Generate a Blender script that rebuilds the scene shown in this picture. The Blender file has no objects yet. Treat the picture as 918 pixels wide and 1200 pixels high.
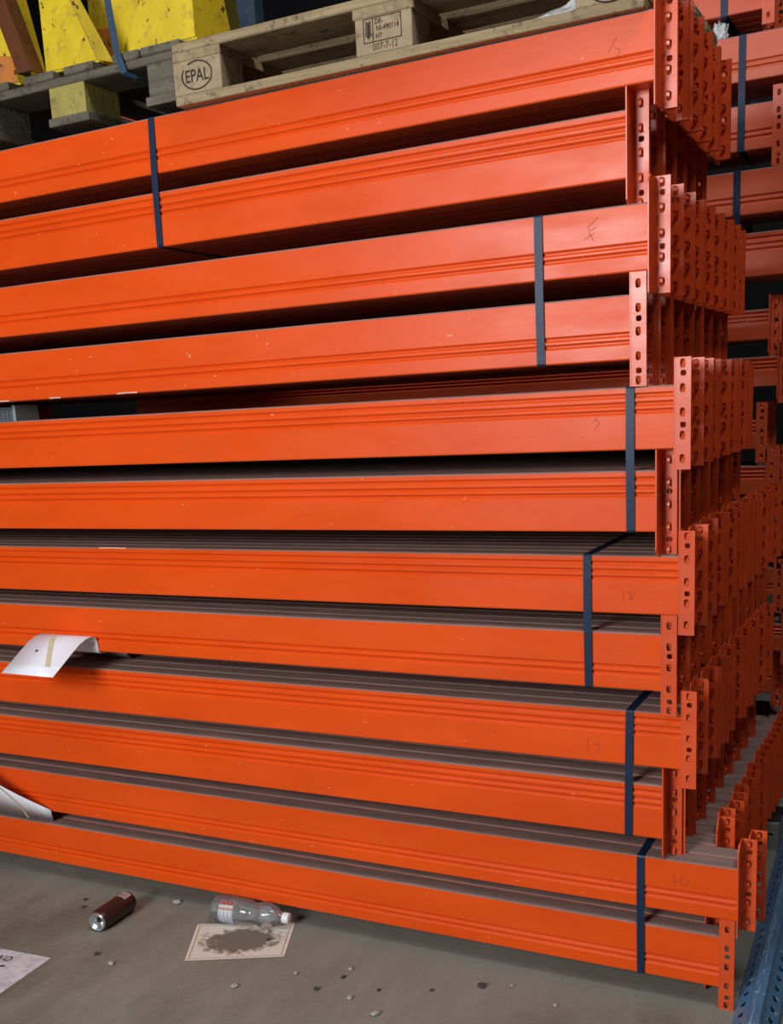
import bpy, bmesh, math, random
from mathutils import Vector, Matrix
random.seed(7)
scene = bpy.context.scene
col = scene.collection

# ------------------------------------------------------------------ camera
cam_data = bpy.data.cameras.new('camera')
cam = bpy.data.objects.new('camera', cam_data)
col.objects.link(cam)
RIGHT = Vector((0.8919057, 0.4492195, -0.0520195))
DOWN = Vector((0.0515913, -0.2153570, -0.9751716))
FWD = Vector((-0.4492689, 0.8670774, -0.2152539))
m = Matrix((RIGHT, -DOWN, -FWD)).transposed().to_4x4()
m.translation = Vector((0, -2.4348, 1.4996))
cam.matrix_world = m
cam_data.sensor_fit = 'HORIZONTAL'
cam_data.sensor_width = 36
cam_data.lens = 1257.5 / 918 * 36
cam_data.shift_y = 152.6 / 918
cam_data.clip_start = 0.05
scene.camera = cam

# ------------------------------------------------------------------ world, lamps, exposure
world = bpy.data.worlds.new('world')
scene.world = world
world.use_nodes = True
bg = world.node_tree.nodes['Background']
bg.inputs['Color'].default_value = (0.80, 0.90, 1.0, 1)
bg.inputs['Strength'].default_value = 0.10


def area(name, loc, target, sx, sy, power, color):
    d = bpy.data.lights.new(name, 'AREA')
    d.shape = 'RECTANGLE'
    d.size, d.size_y = sx, sy
    d.energy = power
    d.color = color
    o = bpy.data.objects.new(name, d)
    col.objects.link(o)
    o.location = loc
    o.rotation_euler = (Vector(target) - Vector(loc)).to_track_quat('-Z', 'Y').to_euler()
    return o


area('door_daylight', (-1.9, -4.9, 2.45), (-1.3, 0, 1.3), 1.5, 1.6, 212, (0.97, 0.985, 1.0))
area('roof_light', (-2.2, -3.2, 5.8), (-1.5, 0, 0.6), 3.0, 1.2, 34, (0.96, 0.98, 1.0))
area('roof_light_right', (0.9, -1.2, 5.8), (-0.2, 0.4, 0.3), 1.6, 0.8, 95, (0.97, 0.98, 1.0))

scene.view_settings.view_transform = 'Standard'
scene.view_settings.look = 'None'
scene.view_settings.exposure = 0.0
scene.view_settings.gamma = 1.0
scene.view_settings.use_curve_mapping = False


# ------------------------------------------------------------------ materials
def mat(name, color, rough=0.5, metal=0.0, spec=0.5):
    mm = bpy.data.materials.new(name)
    mm.use_nodes = True
    b = mm.node_tree.nodes['Principled BSDF']
    b.inputs['Base Color'].default_value = (*color, 1)
    b.inputs['Roughness'].default_value = rough
    b.inputs['Metallic'].default_value = metal
    b.inputs['Specular IOR Level'].default_value = spec
    return mm


class NT:
    """small helper to write node graphs"""
    def __init__(self, mm):
        self.t = mm.node_tree
        self.b = self.t.nodes['Principled BSDF']

    def n(self, kind, **kw):
        nd = self.t.nodes.new(kind)
        for k, v in kw.items():
            if k.startswith('in_'):
                key = k[3:]
                key = int(key) if key.isdigit() else key.replace('_', ' ')
                nd.inputs[key].default_value = v
            else:
                setattr(nd, k, v)
        return nd

    def l(self, a, b):
        self.t.links.new(a, b)

    def coords(self, scale=(1, 1, 1), rand=True):
        tc = self.n('ShaderNodeTexCoord')
        mp = self.n('ShaderNodeMapping')
        mp.inputs['Scale'].default_value = scale
        self.l(tc.outputs['Object'], mp.inputs['Vector'])
        if rand:
            oi = self.n('ShaderNodeObjectInfo')
            mul = self.n('ShaderNodeMath', operation='MULTIPLY', in_1=40.0)
            self.l(oi.outputs['Random'], mul.inputs[0])
            self.l(mul.outputs[0], mp.inputs['Location'])
        return mp.outputs['Vector']

    def noise(self, vec, scale, detail=3, rough=0.55):
        nd = self.n('ShaderNodeTexNoise', in_Scale=scale, in_Detail=detail, in_Roughness=rough)
        self.l(vec, nd.inputs['Vector'])
        return nd.outputs['Fac']

    def ramp(self, fac, stops):
        r = self.n('ShaderNodeValToRGB')
        el = r.color_ramp.elements
        el[0].position, el[0].color = stops[0][0], (*stops[0][1], 1)
        el[1].position, el[1].color = stops[1][0], (*stops[1][1], 1)
        for p, c in stops[2:]:
            e = el.new(p)
            e.color = (*c, 1)
        self.l(fac, r.inputs['Fac'])
        return r.outputs['Color']

    def mix(self, fac, a, b):
        x = self.n('ShaderNodeMix', data_type='RGBA')
        for src, i in ((fac, 0), (a, 6), (b, 7)):
            if hasattr(src, 'links'):
                self.l(src, x.inputs[i])
            else:
                x.inputs[i].default_value = src if i == 0 else (*src, 1)
        return x.outputs[2]

    def bump(self, h, strength, dist=0.01):
        b = self.n('ShaderNodeBump', in_Strength=strength, in_Distance=dist)
        self.l(h, b.inputs['Height'])
        self.l(b.outputs['Normal'], self.b.inputs['Normal'])

    def color(self, s):
        self.l(s, self.b.inputs['Base Color'])

    def roughness(self, s):
        self.l(s, self.b.inputs['Roughness'])


G = lambda v: (v, v, v)


def paint(name, base, dark, chip, rough, spec=0.32, edge=0.0):
    mm = mat(name, base, rough, 0, spec)
    t = NT(mm)
    v = t.coords((0.35, 1, 1))
    c = t.ramp(t.noise(v, 9, 4), [(0.3, dark), (0.65, base)])
    v2 = t.coords((0.6, 1, 1.3))
    chips = t.ramp(t.noise(v2, 62, 3, 0.65), [(0.715, G(0)), (0.735, G(1))])
    c = t.mix(chips, c, chip)
    t.color(c)
    t.roughness(t.ramp(t.noise(v, 14, 4), [(0.3, G(rough - 0.07)), (0.7, G(rough + 0.1))]))
    if edge:
        # softly rounded sheet-metal edges
        bv = t.n('ShaderNodeBevel', samples=4)
        bv.inputs['Radius'].default_value = edge
        bp = t.n('ShaderNodeBump', in_Strength=0.05, in_Distance=0.002)
        t.l(t.noise(v, 160, 2), bp.inputs['Height'])
        t.l(bv.outputs['Normal'], bp.inputs['Normal'])
        t.l(bp.outputs['Normal'], t.b.inputs['Normal'])
    else:
        t.bump(t.noise(v, 160, 2), 0.05, 0.002)
    return mm


ORANGE = paint('orange_enamel', (0.80, 0.083, 0.0055), (0.72, 0.070, 0.0045), (0.85, 0.32, 0.18), 0.35, 0.27)
ORANGE_PLATE = paint('orange_connector_enamel', (0.74, 0.088, 0.018), (0.62, 0.07, 0.014), (0.75, 0.3, 0.2), 0.33, 0.45, 0.0013)
FAR_ORANGE = paint('far_orange_enamel', (0.70, 0.105, 0.035), (0.60, 0.085, 0.028), (0.75, 0.3, 0.2), 0.34, 0.5)
DUST = mat('dusty_orange_top', (0.3, 0.16, 0.12), 0.8, 0, 0.2)
t = NT(DUST)
v = t.coords((0.4, 3, 1))
t.color(t.ramp(t.noise(v, 16, 4), [(0.3, (0.20, 0.145, 0.13)), (0.7, (0.31, 0.19, 0.16))]))
PENCIL = mat('dark_red_marker', (0.33, 0.035, 0.012), 0.6)
STRAP = mat('navy_plastic_strap', (0.010, 0.026, 0.062), 0.42, 0, 0.25)
t = NT(STRAP)
t.bump(t.noise(t.coords(), 60, 2), 0.08, 0.004)
BLUESTRAP = mat('blue_woven_strap', (0.015, 0.048, 0.095), 0.6)


def wood(name, a, b, stain, sc):
    mm = mat(name, a, 0.8, 0, 0.2)
    t = NT(mm)
    v = t.coords(sc)
    c = t.ramp(t.noise(v, 12, 5, 0.65), [(0.3, b), (0.68, a)])
    v2 = t.coords((1, 1, 1))
    c = t.mix(t.ramp(t.noise(v2, 30, 5, 0.75), [(0.54, G(0)), (0.66, G(0.85))]), c, stain)
    t.color(c)
    t.bump(t.noise(v, 40, 4), 0.5, 0.004)
    return mm


WOOD = wood('pale_pallet_wood', (0.42, 0.31, 0.18), (0.25, 0.18, 0.10), (0.10, 0.07, 0.045), (0.25, 4, 4))
WOODY = wood('pale_pallet_wood_crosswise', (0.38, 0.28, 0.16), (0.24, 0.17, 0.10), (0.12, 0.085, 0.05), (4, 0.25, 4))
BLOCK = wood('pale_block_wood', (0.40, 0.30, 0.19), (0.29, 0.21, 0.13), (0.18, 0.13, 0.08), (1.2, 4, 2))
GREYWOOD = wood('weathered_grey_wood', (0.165, 0.142, 0.105), (0.095, 0.083, 0.062), (0.05, 0.042, 0.032), (0.3, 4, 4))
YBLOCK = wood('yellow_stained_wood', (0.40, 0.33, 0.09), (0.27, 0.22, 0.07), (0.14, 0.11, 0.05), (2, 4, 1))
INK = mat('black_stamp_ink', (0.035, 0.025, 0.018), 0.8, 0, 0.1)
INK_FADED = mat('faded_stamp_ink', (0.10, 0.075, 0.05), 0.8, 0, 0.1)


def worn(name, base, wear, hole, rough=0.45):
    mm = mat(name, base, rough)
    t = NT(mm)
    v = t.coords((1, 1, 1))
    c = t.ramp(t.noise(v, 14, 4), [(0.3, tuple(x * 0.82 for x in base)), (0.65, base)])
    c = t.mix(t.ramp(t.noise(v, 26, 5, 0.66), [(0.56, G(0)), (0.64, G(0.9))]), c, wear)
    c = t.mix(t.ramp(t.noise(v, 34, 5, 0.72), [(0.61, G(0)), (0.645, G(1))]), c, hole)
    t.color(c)
    t.bump(t.noise(v, 60, 4), 0.25, 0.003)
    return mm


YELLOW = worn('chipped_yellow_paint', (0.70, 0.50, 0.014), (0.50, 0.33, 0.03), (0.07, 0.045, 0.02))
SHADED_YELLOW = worn('shaded_yellow_paint', (0.12, 0.10, 0.012), (0.08, 0.06, 0.015), (0.03, 0.02, 0.01))  # chipped yellow again, darkened: the rear guard's shade is put into its colour
OLDORANGE = worn('worn_orange_paint', (0.62, 0.20, 0.03), (0.45, 0.16, 0.05), (0.12, 0.05, 0.03))
BROWN = worn('rusty_brown_paint', (0.12, 0.034, 0.008), (0.08, 0.025, 0.008), (0.03, 0.012, 0.008))
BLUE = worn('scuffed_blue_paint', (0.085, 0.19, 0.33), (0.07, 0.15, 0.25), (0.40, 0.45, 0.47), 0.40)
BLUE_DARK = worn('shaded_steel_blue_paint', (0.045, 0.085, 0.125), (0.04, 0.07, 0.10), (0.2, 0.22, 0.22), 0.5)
GREYGREEN = worn('grey_green_steel', (0.30, 0.32, 0.27), (0.22, 0.24, 0.2), (0.1, 0.1, 0.09), 0.6)
WHITE = mat('white_plastic_sheet', (0.84, 0.86, 0.93), 0.35)
WHITE_BACK = mat('dull_grey_sheet_back', (0.50, 0.47, 0.42), 0.6)
TAPE = mat('yellowed_glue_strip', (0.62, 0.56, 0.36), 0.5)
BLACK = mat('black_matt', (0.012, 0.012, 0.014), 0.6)
PAPER = mat('grubby_paper', (0.55, 0.55, 0.57), 0.7)
t = NT(PAPER)
v = t.coords((1, 1, 1))
t.color(t.ramp(t.noise(v, 22, 5, 0.7), [(0.32, (0.36, 0.36, 0.38)), (0.6, (0.62, 0.62, 0.66))]))
MUDSHEET = mat('mud_smeared_label', (0.5, 0.45, 0.38), 0.8)
t = NT(MUDSHEET)
tc = t.n('ShaderNodeTexCoord')
mp = t.n('ShaderNodeMapping')
mp.inputs['Scale'].default_value = (6.6, 10.5, 1)
t.l(tc.outputs['Object'], mp.inputs['Vector'])
ln = t.n('ShaderNodeVectorMath', operation='LENGTH')
t.l(mp.outputs[0], ln.inputs[0])
nz = t.noise(t.coords((1, 1, 1), False), 34, 5, 0.7)
nz2 = t.n('ShaderNodeMath', operation='MULTIPLY_ADD', in_1=1.5, in_2=-0.75)
t.l(nz, nz2.inputs[0])
ad = t.n('ShaderNodeMath', operation='ADD')
t.l(ln.outputs['Value'], ad.inputs[0])
t.l(nz2.outputs[0], ad.inputs[1])
t.color(t.ramp(ad.outputs[0], [(0.60, (0.16, 0.138, 0.105)), (0.86, (0.66, 0.62, 0.53))]))
CLEAR = bpy.data.materials.new('clear_bottle_plastic')      # thin walled clear plastic
CLEAR.use_nodes = True
ct = CLEAR.node_tree
for nd in list(ct.nodes):
    if nd.type != 'OUTPUT_MATERIAL':
        ct.nodes.remove(nd)
tr_n, gl_n, df_n = ct.nodes.new('ShaderNodeBsdfTransparent'), ct.nodes.new('ShaderNodeBsdfGlossy'), ct.nodes.new('ShaderNodeBsdfDiffuse')
lw = ct.nodes.new('ShaderNodeFresnel')
lw.inputs['IOR'].default_value = 1.5
mx1, mx2 = ct.nodes.new('ShaderNodeMixShader'), ct.nodes.new('ShaderNodeMixShader')
tr_n.inputs['Color'].default_value = (0.93, 0.95, 0.95, 1)
df_n.inputs['Color'].default_value = (0.7, 0.72, 0.74, 1)
gl_n.inputs['Roughness'].default_value = 0.08
mx1.inputs[0].default_value = 0.17
ct.links.new(tr_n.outputs[0], mx1.inputs[1])
ct.links.new(df_n.outputs[0], mx1.inputs[2])
ct.links.new(lw.outputs[0], mx2.inputs[0])
ct.links.new(mx1.outputs[0], mx2.inputs[1])
ct.links.new(gl_n.outputs[0], mx2.inputs[2])
ct.links.new(mx2.outputs[0], next(nd for nd in ct.nodes if nd.type == 'OUTPUT_MATERIAL').inputs['Surface'])
FILM = mat('crumpled_clear_film', (0.75, 0.78, 0.78), 0.25)
FILM.node_tree.nodes['Principled BSDF'].inputs['Alpha'].default_value = 0.8
CAN = mat('dark_brown_can', (0.022, 0.013, 0.011), 0.38, 0.0)
ALU = mat('bare_aluminium', (0.72, 0.74, 0.76), 0.28, 0.9)
GREY = mat('grit_grey', (0.36, 0.35, 0.32), 0.9)
DARKGRIT = mat('grit_dark', (0.05, 0.042, 0.035), 0.9)

FLOOR = mat('dirty_concrete', (0.2, 0.18, 0.15), 0.85, 0, 0.25)
t = NT(FLOOR)
v = t.coords((1, 1, 1), False)
v2 = t.coords((1.0, 0.25, 1), False)
big = t.noise(v, 1.6, 5, 0.6)
c = t.ramp(big, [(0.36, (0.138, 0.126, 0.092)), (0.62, (0.215, 0.210, 0.168))])
c = t.mix(t.ramp(t.noise(v2, 12, 5, 0.65), [(0.45, G(0)), (0.75, G(0.55))]), c, (0.29, 0.275, 0.235))
c = t.mix(t.ramp(t.noise(v, 90, 4, 0.7), [(0.55, G(0)), (0.72, G(0.6))]), c, (0.31, 0.30, 0.25))
c = t.mix(t.ramp(t.noise(v, 60, 4, 0.75), [(0.66, G(0)), (0.72, G(0.7))]), c, (0.07, 0.06, 0.045))
# worn paler band that runs along the foot of the stack
sx = t.n('ShaderNodeSeparateXYZ')
t.l(v, sx.inputs[0])
wob = t.n('ShaderNodeMath', operation='MULTIPLY_ADD', in_1=0.30, in_2=-0.15)
t.l(t.noise(v, 5, 4), wob.inputs[0])
yy = t.n('ShaderNodeMath', operation='ADD')
t.l(sx.outputs['Y'], yy.inputs[0])
t.l(wob.outputs[0], yy.inputs[1])
c = t.mix(t.ramp(yy.outputs[0], [(0.0, G(0)), (0.12, G(0.0)), (0.03, G(0.0))]), c, (0.27, 0.275, 0.235))
mr = t.n('ShaderNodeMapRange')
mr.inputs['From Min'].default_value = -0.14
mr.inputs['From Max'].default_value = -0.02
mr.inputs['To Max'].default_value = 0.6
t.l(yy.outputs[0], mr.inputs['Value'])
c = t.mix(mr.outputs[0], c, (0.23, 0.232, 0.195))
t.color(c)
t.bump(t.noise(v, 70, 5, 0.7), 0.35, 0.004)
WALLM = mat('dark_warehouse_cladding', (0.014, 0.014, 0.017), 0.8)


# ------------------------------------------------------------------ mesh helpers
def link(name, data, parent=None):
    o = bpy.data.objects.new(name, data)
    col.objects.link(o)
    if parent is not None:
        o.parent = parent
    return o


def tag(o, label=None, cat=None, group=None, kind=None):
    if label:
        o['label'] = label
    if cat:
        o['category'] = cat
    if group:
        o['group'] = group
    if kind:
        o['kind'] = kind
    return o


def thing(name, label, cat, loc=(0, 0, 0), rz=0.0, group=None):
    o = link(name, None)
    o.empty_display_size = 0.05
    o.location = loc
    o.rotation_euler = (0, 0, rz)
    return tag(o, label, cat, group)


def mesh_from(name, verts, faces, mats, midx=None, smooth=False):
    me = bpy.data.meshes.new(name)
    me.from_pydata(verts, [], faces)
    for mm in mats:
        me.materials.append(mm)
    if midx:
        for p, i in zip(me.polygons, midx):
            p.material_index = i
    bm = bmesh.new()
    bm.from_mesh(me)
    bmesh.ops.recalc_face_normals(bm, faces=bm.faces)
    bm.to_mesh(me)
    bm.free()
    if smooth:
        for p in me.polygons:
            p.use_smooth = True
    me.update()
    return me


class Geo:
    def __init__(self):
        self.v, self.f, self.m = [], [], []

    def add(self, vs, fs, mi=0):
        o = len(self.v)
        self.v += [tuple(p) for p in vs]
        self.f += [tuple(i + o for i in f) for f in fs]
        self.m += [mi] * len(fs)

    def box(self, lo, hi, mi=0):
        x0, y0, z0 = lo
        x1, y1, z1 = hi
        self.add([(x0, y0, z0), (x1, y0, z0), (x1, y1, z0), (x0, y1, z0), (x0, y0, z1), (x1, y0, z1), (x1, y1, z1), (x0, y1, z1)],
                 [(0, 3, 2, 1), (4, 5, 6, 7), (0, 1, 5, 4), (1, 2, 6, 5), (2, 3, 7, 6), (3, 0, 4, 7)], mi)

    def prism(self, poly, axis, a, b, mi=0):
        """poly of 2D points extruded along axis ('x','y','z') from a to b"""
        n = len(poly)

        def P(p, t):
            return {'x': (t, p[0], p[1]), 'y': (p[0], t, p[1]), 'z': (p[0], p[1], t)}[axis]
        vs = [P(p, a) for p in poly] + [P(p, b) for p in poly]
        fs = [tuple(range(n)), tuple(range(2 * n - 1, n - 1, -1))]
        fs += [(i, (i + 1) % n, n + (i + 1) % n, n + i) for i in range(n)]
        self.add(vs, fs, mi)

    def sweep(self, path, widths, thick, mi=0):
        """flat strip with thickness: path = list of (point, side vector, normal vector)"""
        o = []
        for (p, s, nn) in path:
            p, s, nn = Vector(p), Vector(s), Vector(nn)
            o += [p - s * widths / 2, p + s * widths / 2, p + s * widths / 2 + nn * thick, p - s * widths / 2 + nn * thick]
        k = len(path)
        fs = []
        for i in range(k - 1):
            for j in range(4):
                a = i * 4 + j
                b = i * 4 + (j + 1) % 4
                fs.append((a, b, b + 4, a + 4))
        fs += [(0, 1, 2, 3), tuple(4 * (k - 1) + q for q in (3, 2, 1, 0))]
        self.add(o, fs, mi)

    def revolve(self, prof, n, origin, axis, mi=0, caps=True):
        """prof = [(t along axis, radius)]"""
        ax = Vector(axis).normalized()
        u = ax.orthogonal().normalized()
        w = ax.cross(u)
        o = Vector(origin)
        vs = []
        for (tt, r) in prof:
            for i in range(n):
                a = 2 * math.pi * i / n
                vs.append(o + ax * tt + (u * math.cos(a) + w * math.sin(a)) * r)
        fs = []
        for k in range(len(prof) - 1):
            for i in range(n):
                a, b = k * n + i, k * n + (i + 1) % n
                fs.append((a, b, b + n, a + n))
        if caps:
            fs.append(tuple(range(n)))
            fs.append(tuple((len(prof) - 1) * n + i for i in range(n - 1, -1, -1)))
        self.add(vs, fs, mi)

    def mesh(self, name, mats, smooth=False):
        return mesh_from(name, self.v, self.f, mats, self.m, smooth)

    def obj(self, name, mats, parent=None, smooth=False):
        if not isinstance(mats, (list, tuple)):
            mats = [mats]
        return link(name, self.mesh(name, mats, smooth), parent)


def bevel(o, w, seg=1):
    b = o.modifiers.new('edge', 'BEVEL')
    b.width = w
    b.segments = seg
    b.limit_method = 'ANGLE'
    return o


def box_obj(name, lo, hi, m_, parent=None, bev=0.0):
    """box whose own origin is its centre, so that wood grain differs from piece to piece"""
    c = [(a + b) / 2 for a, b in zip(lo, hi)]
    g = Geo()
    g.box([a - q for a, q in zip(lo, c)], [b - q for b, q in zip(hi, c)])
    o = g.obj(name, m_, parent)
    o.location = c
    if bev:
        bevel(o, bev)
    return o


def perforated(rects, frame, y0, y1):
    """plate in the xz plane made of stacked cells; rects = [(z0, z1, hole)] with hole = (cx, cz, rx, rz) or None"""
    g = Geo()
    x0, x1 = frame
    for (z0, z1, hole) in rects:
        if hole is None:
            for y in (y0, y1):
                g.add([(x0, y, z0), (x1, y, z0), (x1, y, z1), (x0, y, z1)], [(0, 1, 2, 3)])
        else:
            cx, cz, rx, rz = hole
            outer = [(x0, z0), (cx, z0), (x1, z0), (x1, cz), (x1, z1), (cx, z1), (x0, z1), (x0, cz)]
            inner = [(cx + rx * math.cos(math.radians(a)) * q, cz + rz * math.sin(math.radians(a)) * q)
                     for a, q in ((225, 1.15), (270, 1), (315, 1.15), (0, 1), (45, 1.15), (90, 1), (135, 1.15), (180, 1))]
            vs = [(p[0], y0, p[1]) for p in outer + inner] + [(p[0], y1, p[1]) for p in outer + inner]
            fs = []
            for i in range(8):
                j = (i + 1) % 8
                fs += [(i, j, 8 + j, 8 + i), (16 + i, 24 + i, 24 + j, 16 + j), (8 + i, 8 + j, 24 + j, 24 + i)]
            g.add(vs, fs)
    za, zb = rects[0][0], rects[-1][1]
    for x in (x0, x1):
        g.add([(x, y0, za), (x, y1, za), (x, y1, zb), (x, y0, zb)], [(0, 1, 2, 3)])
    for z in (za, zb):
        g.add([(x0, y0, z), (x1, y0, z), (x1, y1, z), (x0, y1, z)], [(0, 1, 2, 3)])
    return g


# ------------------------------------------------------------------ setting
def structure(name, lo, hi, m_):
    return tag(box_obj(name, lo, hi, m_), kind='structure')


structure('floor', (-12, -9, -0.2), (8, 9, 0), FLOOR).location.z = -0.1
structure('wall_back', (-12, 8, 0), (8, 8.2, 6.4), WALLM)
structure('wall_left', (-12.2, -9, 0), (-12, 8.2, 6.4), WALLM)
structure('wall_right', (8, -9, 0), (8.2, 8.2, 6.4), WALLM)
structure('ceiling', (-12.2, -9, 6.4), (8.2, 8.2, 6.6), WALLM)

# ------------------------------------------------------------------ rack beams
BL, BD, BH = 2.70, 0.056, 0.138      # length, depth, height of the box section
UP, DN = 0.057, 0.045                # how far the end plate stands above and below (normal way up)


def section_mesh(low, mats, h=BH):
    """box section with three pressed V grooves on the front near the top (or the bottom when turned over)"""
    s = h / BH
    r = 0.0035
    front = [(0.0, h - r)]
    grooves = [(0.038, 0.0050, 0.0064), (0.0545, 0.0050, 0.0064)]
    if not low:
        grooves = [(0.0195, 0.0045, 0.0064)] + grooves
    for (c, d, hw) in grooves:
        c *= s
        front += [(0.0, h - c + hw), (d, h - c + 0.001), (d, h - c - 0.001), (0.0, h - c - hw)]
    front += [(0.0, r)]
    poly = [(r, h)] + [(r * 0.3, h - r * 0.3)] + front + [(r * 0.3, r * 0.3), (r, 0)]
    poly += [(BD - r, 0), (BD, r), (BD, h - r), (BD - r, h)]
    if low:
        poly = [(y, h - z) for (y, z) in poly][::-1]
    g = Geo()
    g.prism(poly, 'x', -BL, 0.0)
    me = g.mesh('box_section', mats)
    for p in me.polygons:
        if p.normal.z > 0.3 and p.center.z > h - 0.004:
            p.material_index = 1
    return me


HOOKS = (0.055, 0.270, 0.485, 0.690, 0.900)
HOLES = (0.140, 0.597)
PW, PT = 0.037, 0.0035


def connector_geo(back, mirrored, h=BH):
    """L shaped end plate: one leaf across the beam end, one leaf with slots pointing away from the beam"""
    up, dn = (DN, UP) if mirrored else (UP, DN)
    top, bot = h + up, -dn
    H = top - bot
    g = Geo()
    # leaf welded across the beam end, corner clipped at the narrow side
    ch = 0.016
    ya, yb = -0.0005, BD - 0.0005
    if back:
        poly = [(yb, bot), (yb, top), (ya + ch, top), (ya, top - ch), (ya, bot)] if not mirrored else \
               [(yb, bot), (yb, top), (ya, top), (ya, bot + ch), (ya + ch, bot)]
    else:
        poly = [(ya, bot), (ya, top), (yb - ch, top), (yb, top - ch), (yb, bot)] if not mirrored else \
               [(ya, bot), (ya, top), (yb, top), (yb, bot + ch), (yb - ch, bot)]
    g.prism(poly, 'x', 0.0, PT)
    # slotted leaf
    items = [(q, 'hook') for q in HOOKS] + [(q, 'hole') for q in HOLES]
    spans = []
    for q, k in items:
        q = 1 - q if mirrored else q
        z = top - q * H
        spans.append((z, 0.0098 if k == 'hook' else 0.0062, k))
    spans.sort()
    cells, zc = [], bot
    for i, (z, hw, k) in enumerate(spans):
        lo = max(zc, z - hw - 0.0012)
        hi = z + hw + 0.0012
        if i + 1 < len(spans):
            hi = min(hi, (z + hw + spans[i + 1][0] - spans[i + 1][1]) / 2)
        hi = min(hi, top)
        if lo > zc + 1e-5:
            cells.append((zc, lo, None))
        cx = PT + (PW - PT) * (0.46 if k == 'hook' else 0.5)
        cz = (lo + hi) / 2
        rz = min(hw, (hi - lo) / 2 - 0.0006)
        cells.append((lo, hi, (cx, cz, 0.0058 if k == 'hook' else 0.0062, rz / 1.0 if k == 'hook' else rz)))
        zc = hi
    if zc < top - 1e-5:
        cells.append((zc, top, None))
    y0, y1 = (BD - PT, BD) if back else (-0.0005, PT - 0.0005)
    p = perforated(cells, (PT, PW), y0, y1)
    g.add(p.v, p.f)
    return g, [(z, y1) for z, hw, k in spans if k == 'hook'], cells


def hook_geo(mirrored, back):
    """pressed tongue that leans out of its slot towards the upright it would grip"""
    g = Geo()
    F = -1 if back else 1
    s = -1 if mirrored else 1
    g.add([(-0.0042, -0.0005, -0.0085 * s), (0.0042, -0.0005, -0.0085 * s), (0.0036, 0.012, -0.002 * s), (-0.0036, 0.012, -0.002 * s),
           (-0.0036, 0.013, 0.009 * s), (0.0036, 0.013, 0.009 * s), (0.0042, 0.0025, -0.0085 * s), (-0.0042, 0.0025, -0.0085 * s),
           (0.0036, 0.015, 0.009 * s), (-0.0036, 0.015, 0.009 * s)],
          [(0, 1, 2, 3), (3, 2, 5, 4), (4, 5, 8, 9), (7, 6, 8, 9), (0, 3, 9, 7), (3, 4, 9), (1, 2, 8, 6), (2, 5, 8), (0, 1, 6, 7)])
    g.v = [(x, y * F, z) for x, y, z in g.v]
    return g


class BeamKit:
    def __init__(self, paint_box, paint_plate, h=BH):
        self.h = h
        self.section = {low: section_mesh(low, [paint_box, DUST], h) for low in (0, 1)}
        self.right, self.left, self.hookpos = {}, {}, {}
        self.hook = {}
        for mir in (0, 1):
            for back in (0, 1):
                self.hook[back, mir] = hook_geo(mir, back).mesh('hook', [paint_plate])
        for back in (0, 1):
            for mir in (0, 1):
                g, hk, cells = connector_geo(back, mir, h)
                hooks = [(PT + (PW - PT) * 0.46, (BD if back else -0.0005), z) for z, _ in hk]
                self.hookpos[back, mir] = hooks
                plain = g.mesh('end_connector', [paint_plate])
                full = Geo()
                full.add(g.v, g.f)
                for (hx, hy, hz) in hooks:
                    k = hook_geo(mir, back)
                    full.add([(a + hx, b + hy, c + hz) for a, b, c in k.v], k.f)
                self.right[back, mir, 0] = full.mesh('end_connector', [paint_plate])
                self.right[back, mir, 1] = plain
                lf = Geo()
                lf.add([(-BL - a, b, c) for a, b, c in full.v], full.f)
                self.left[back, mir] = lf.mesh('end_connector', [paint_plate])

    def build(self, loc, rz, low, back, label, group, detail):
        mir = 1 if (bool(back) != bool(low)) else 0
        # turned-over sections carry turned-over plates: low+front and top+back are the mirrored pair
        b = thing('rack_crossbeam', label, 'beam', loc, rz, group)
        link('box_section', self.section[low], b)
        c = link('end_connector', self.right[back, mir, 1 if detail else 0], b)
        if detail:
            for (hx, hy, hz) in self.hookpos[back, mir]:
                k = link('hook', self.hook[back, mir], c)
                k.location = (hx, hy, hz)
        link('end_connector', self.left[back, mir], b)
        return b


near = BeamKit(ORANGE, ORANGE_PLATE)
ORD = ['front', 'second', 'third', 'fourth', 'fifth', 'sixth', 'seventh', 'eighth', 'ninth', 'tenth', 'eleventh', 'twelfth', 'thirteenth',
       'fourteenth', 'fifteenth', 'sixteenth', 'seventeenth', 'eighteenth', 'nineteenth', 'twentieth', 'twenty-first', 'twenty-second']
LAYER = ['top', 'second', 'third', 'fourth', 'fifth', 'sixth', 'seventh', 'eighth', 'ninth', 'tenth', 'eleventh', 'bottom']
BUNDLE = [(-0.0014, -0.0128), (-0.0337, 0.0027), (-0.0255, 0.0011), (0.0004, 0.0011), (0.0212, 0.0072), (0.0391, 0.0029)]
XEND = {1: -0.577, 2: -0.637, 3: -0.582, 4: -0.621, 5: -0.527, 6: -0.567, 7: -0.521, 8: -0.560, 9: -0.518, 10: -0.561, 11: -0.386, 12: -0.426}
LOWRIB = {1: 1, 2: 0, 3: 1, 4: 1, 5: 0, 6: 0, 7: 0, 8: 1, 9: 0, 10: 0, 11: 1, 12: 1}
BACKPL = {1: 1, 2: 1, 3: 1, 4: 0, 5: 0, 6: 1, 7: 0, 8: 0, 9: 0, 10: 1, 11: 1, 12: 0}
COUNT = {1: 12, 3: 17, 5: 15, 7: 20, 9: 18, 11: 20}
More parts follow.
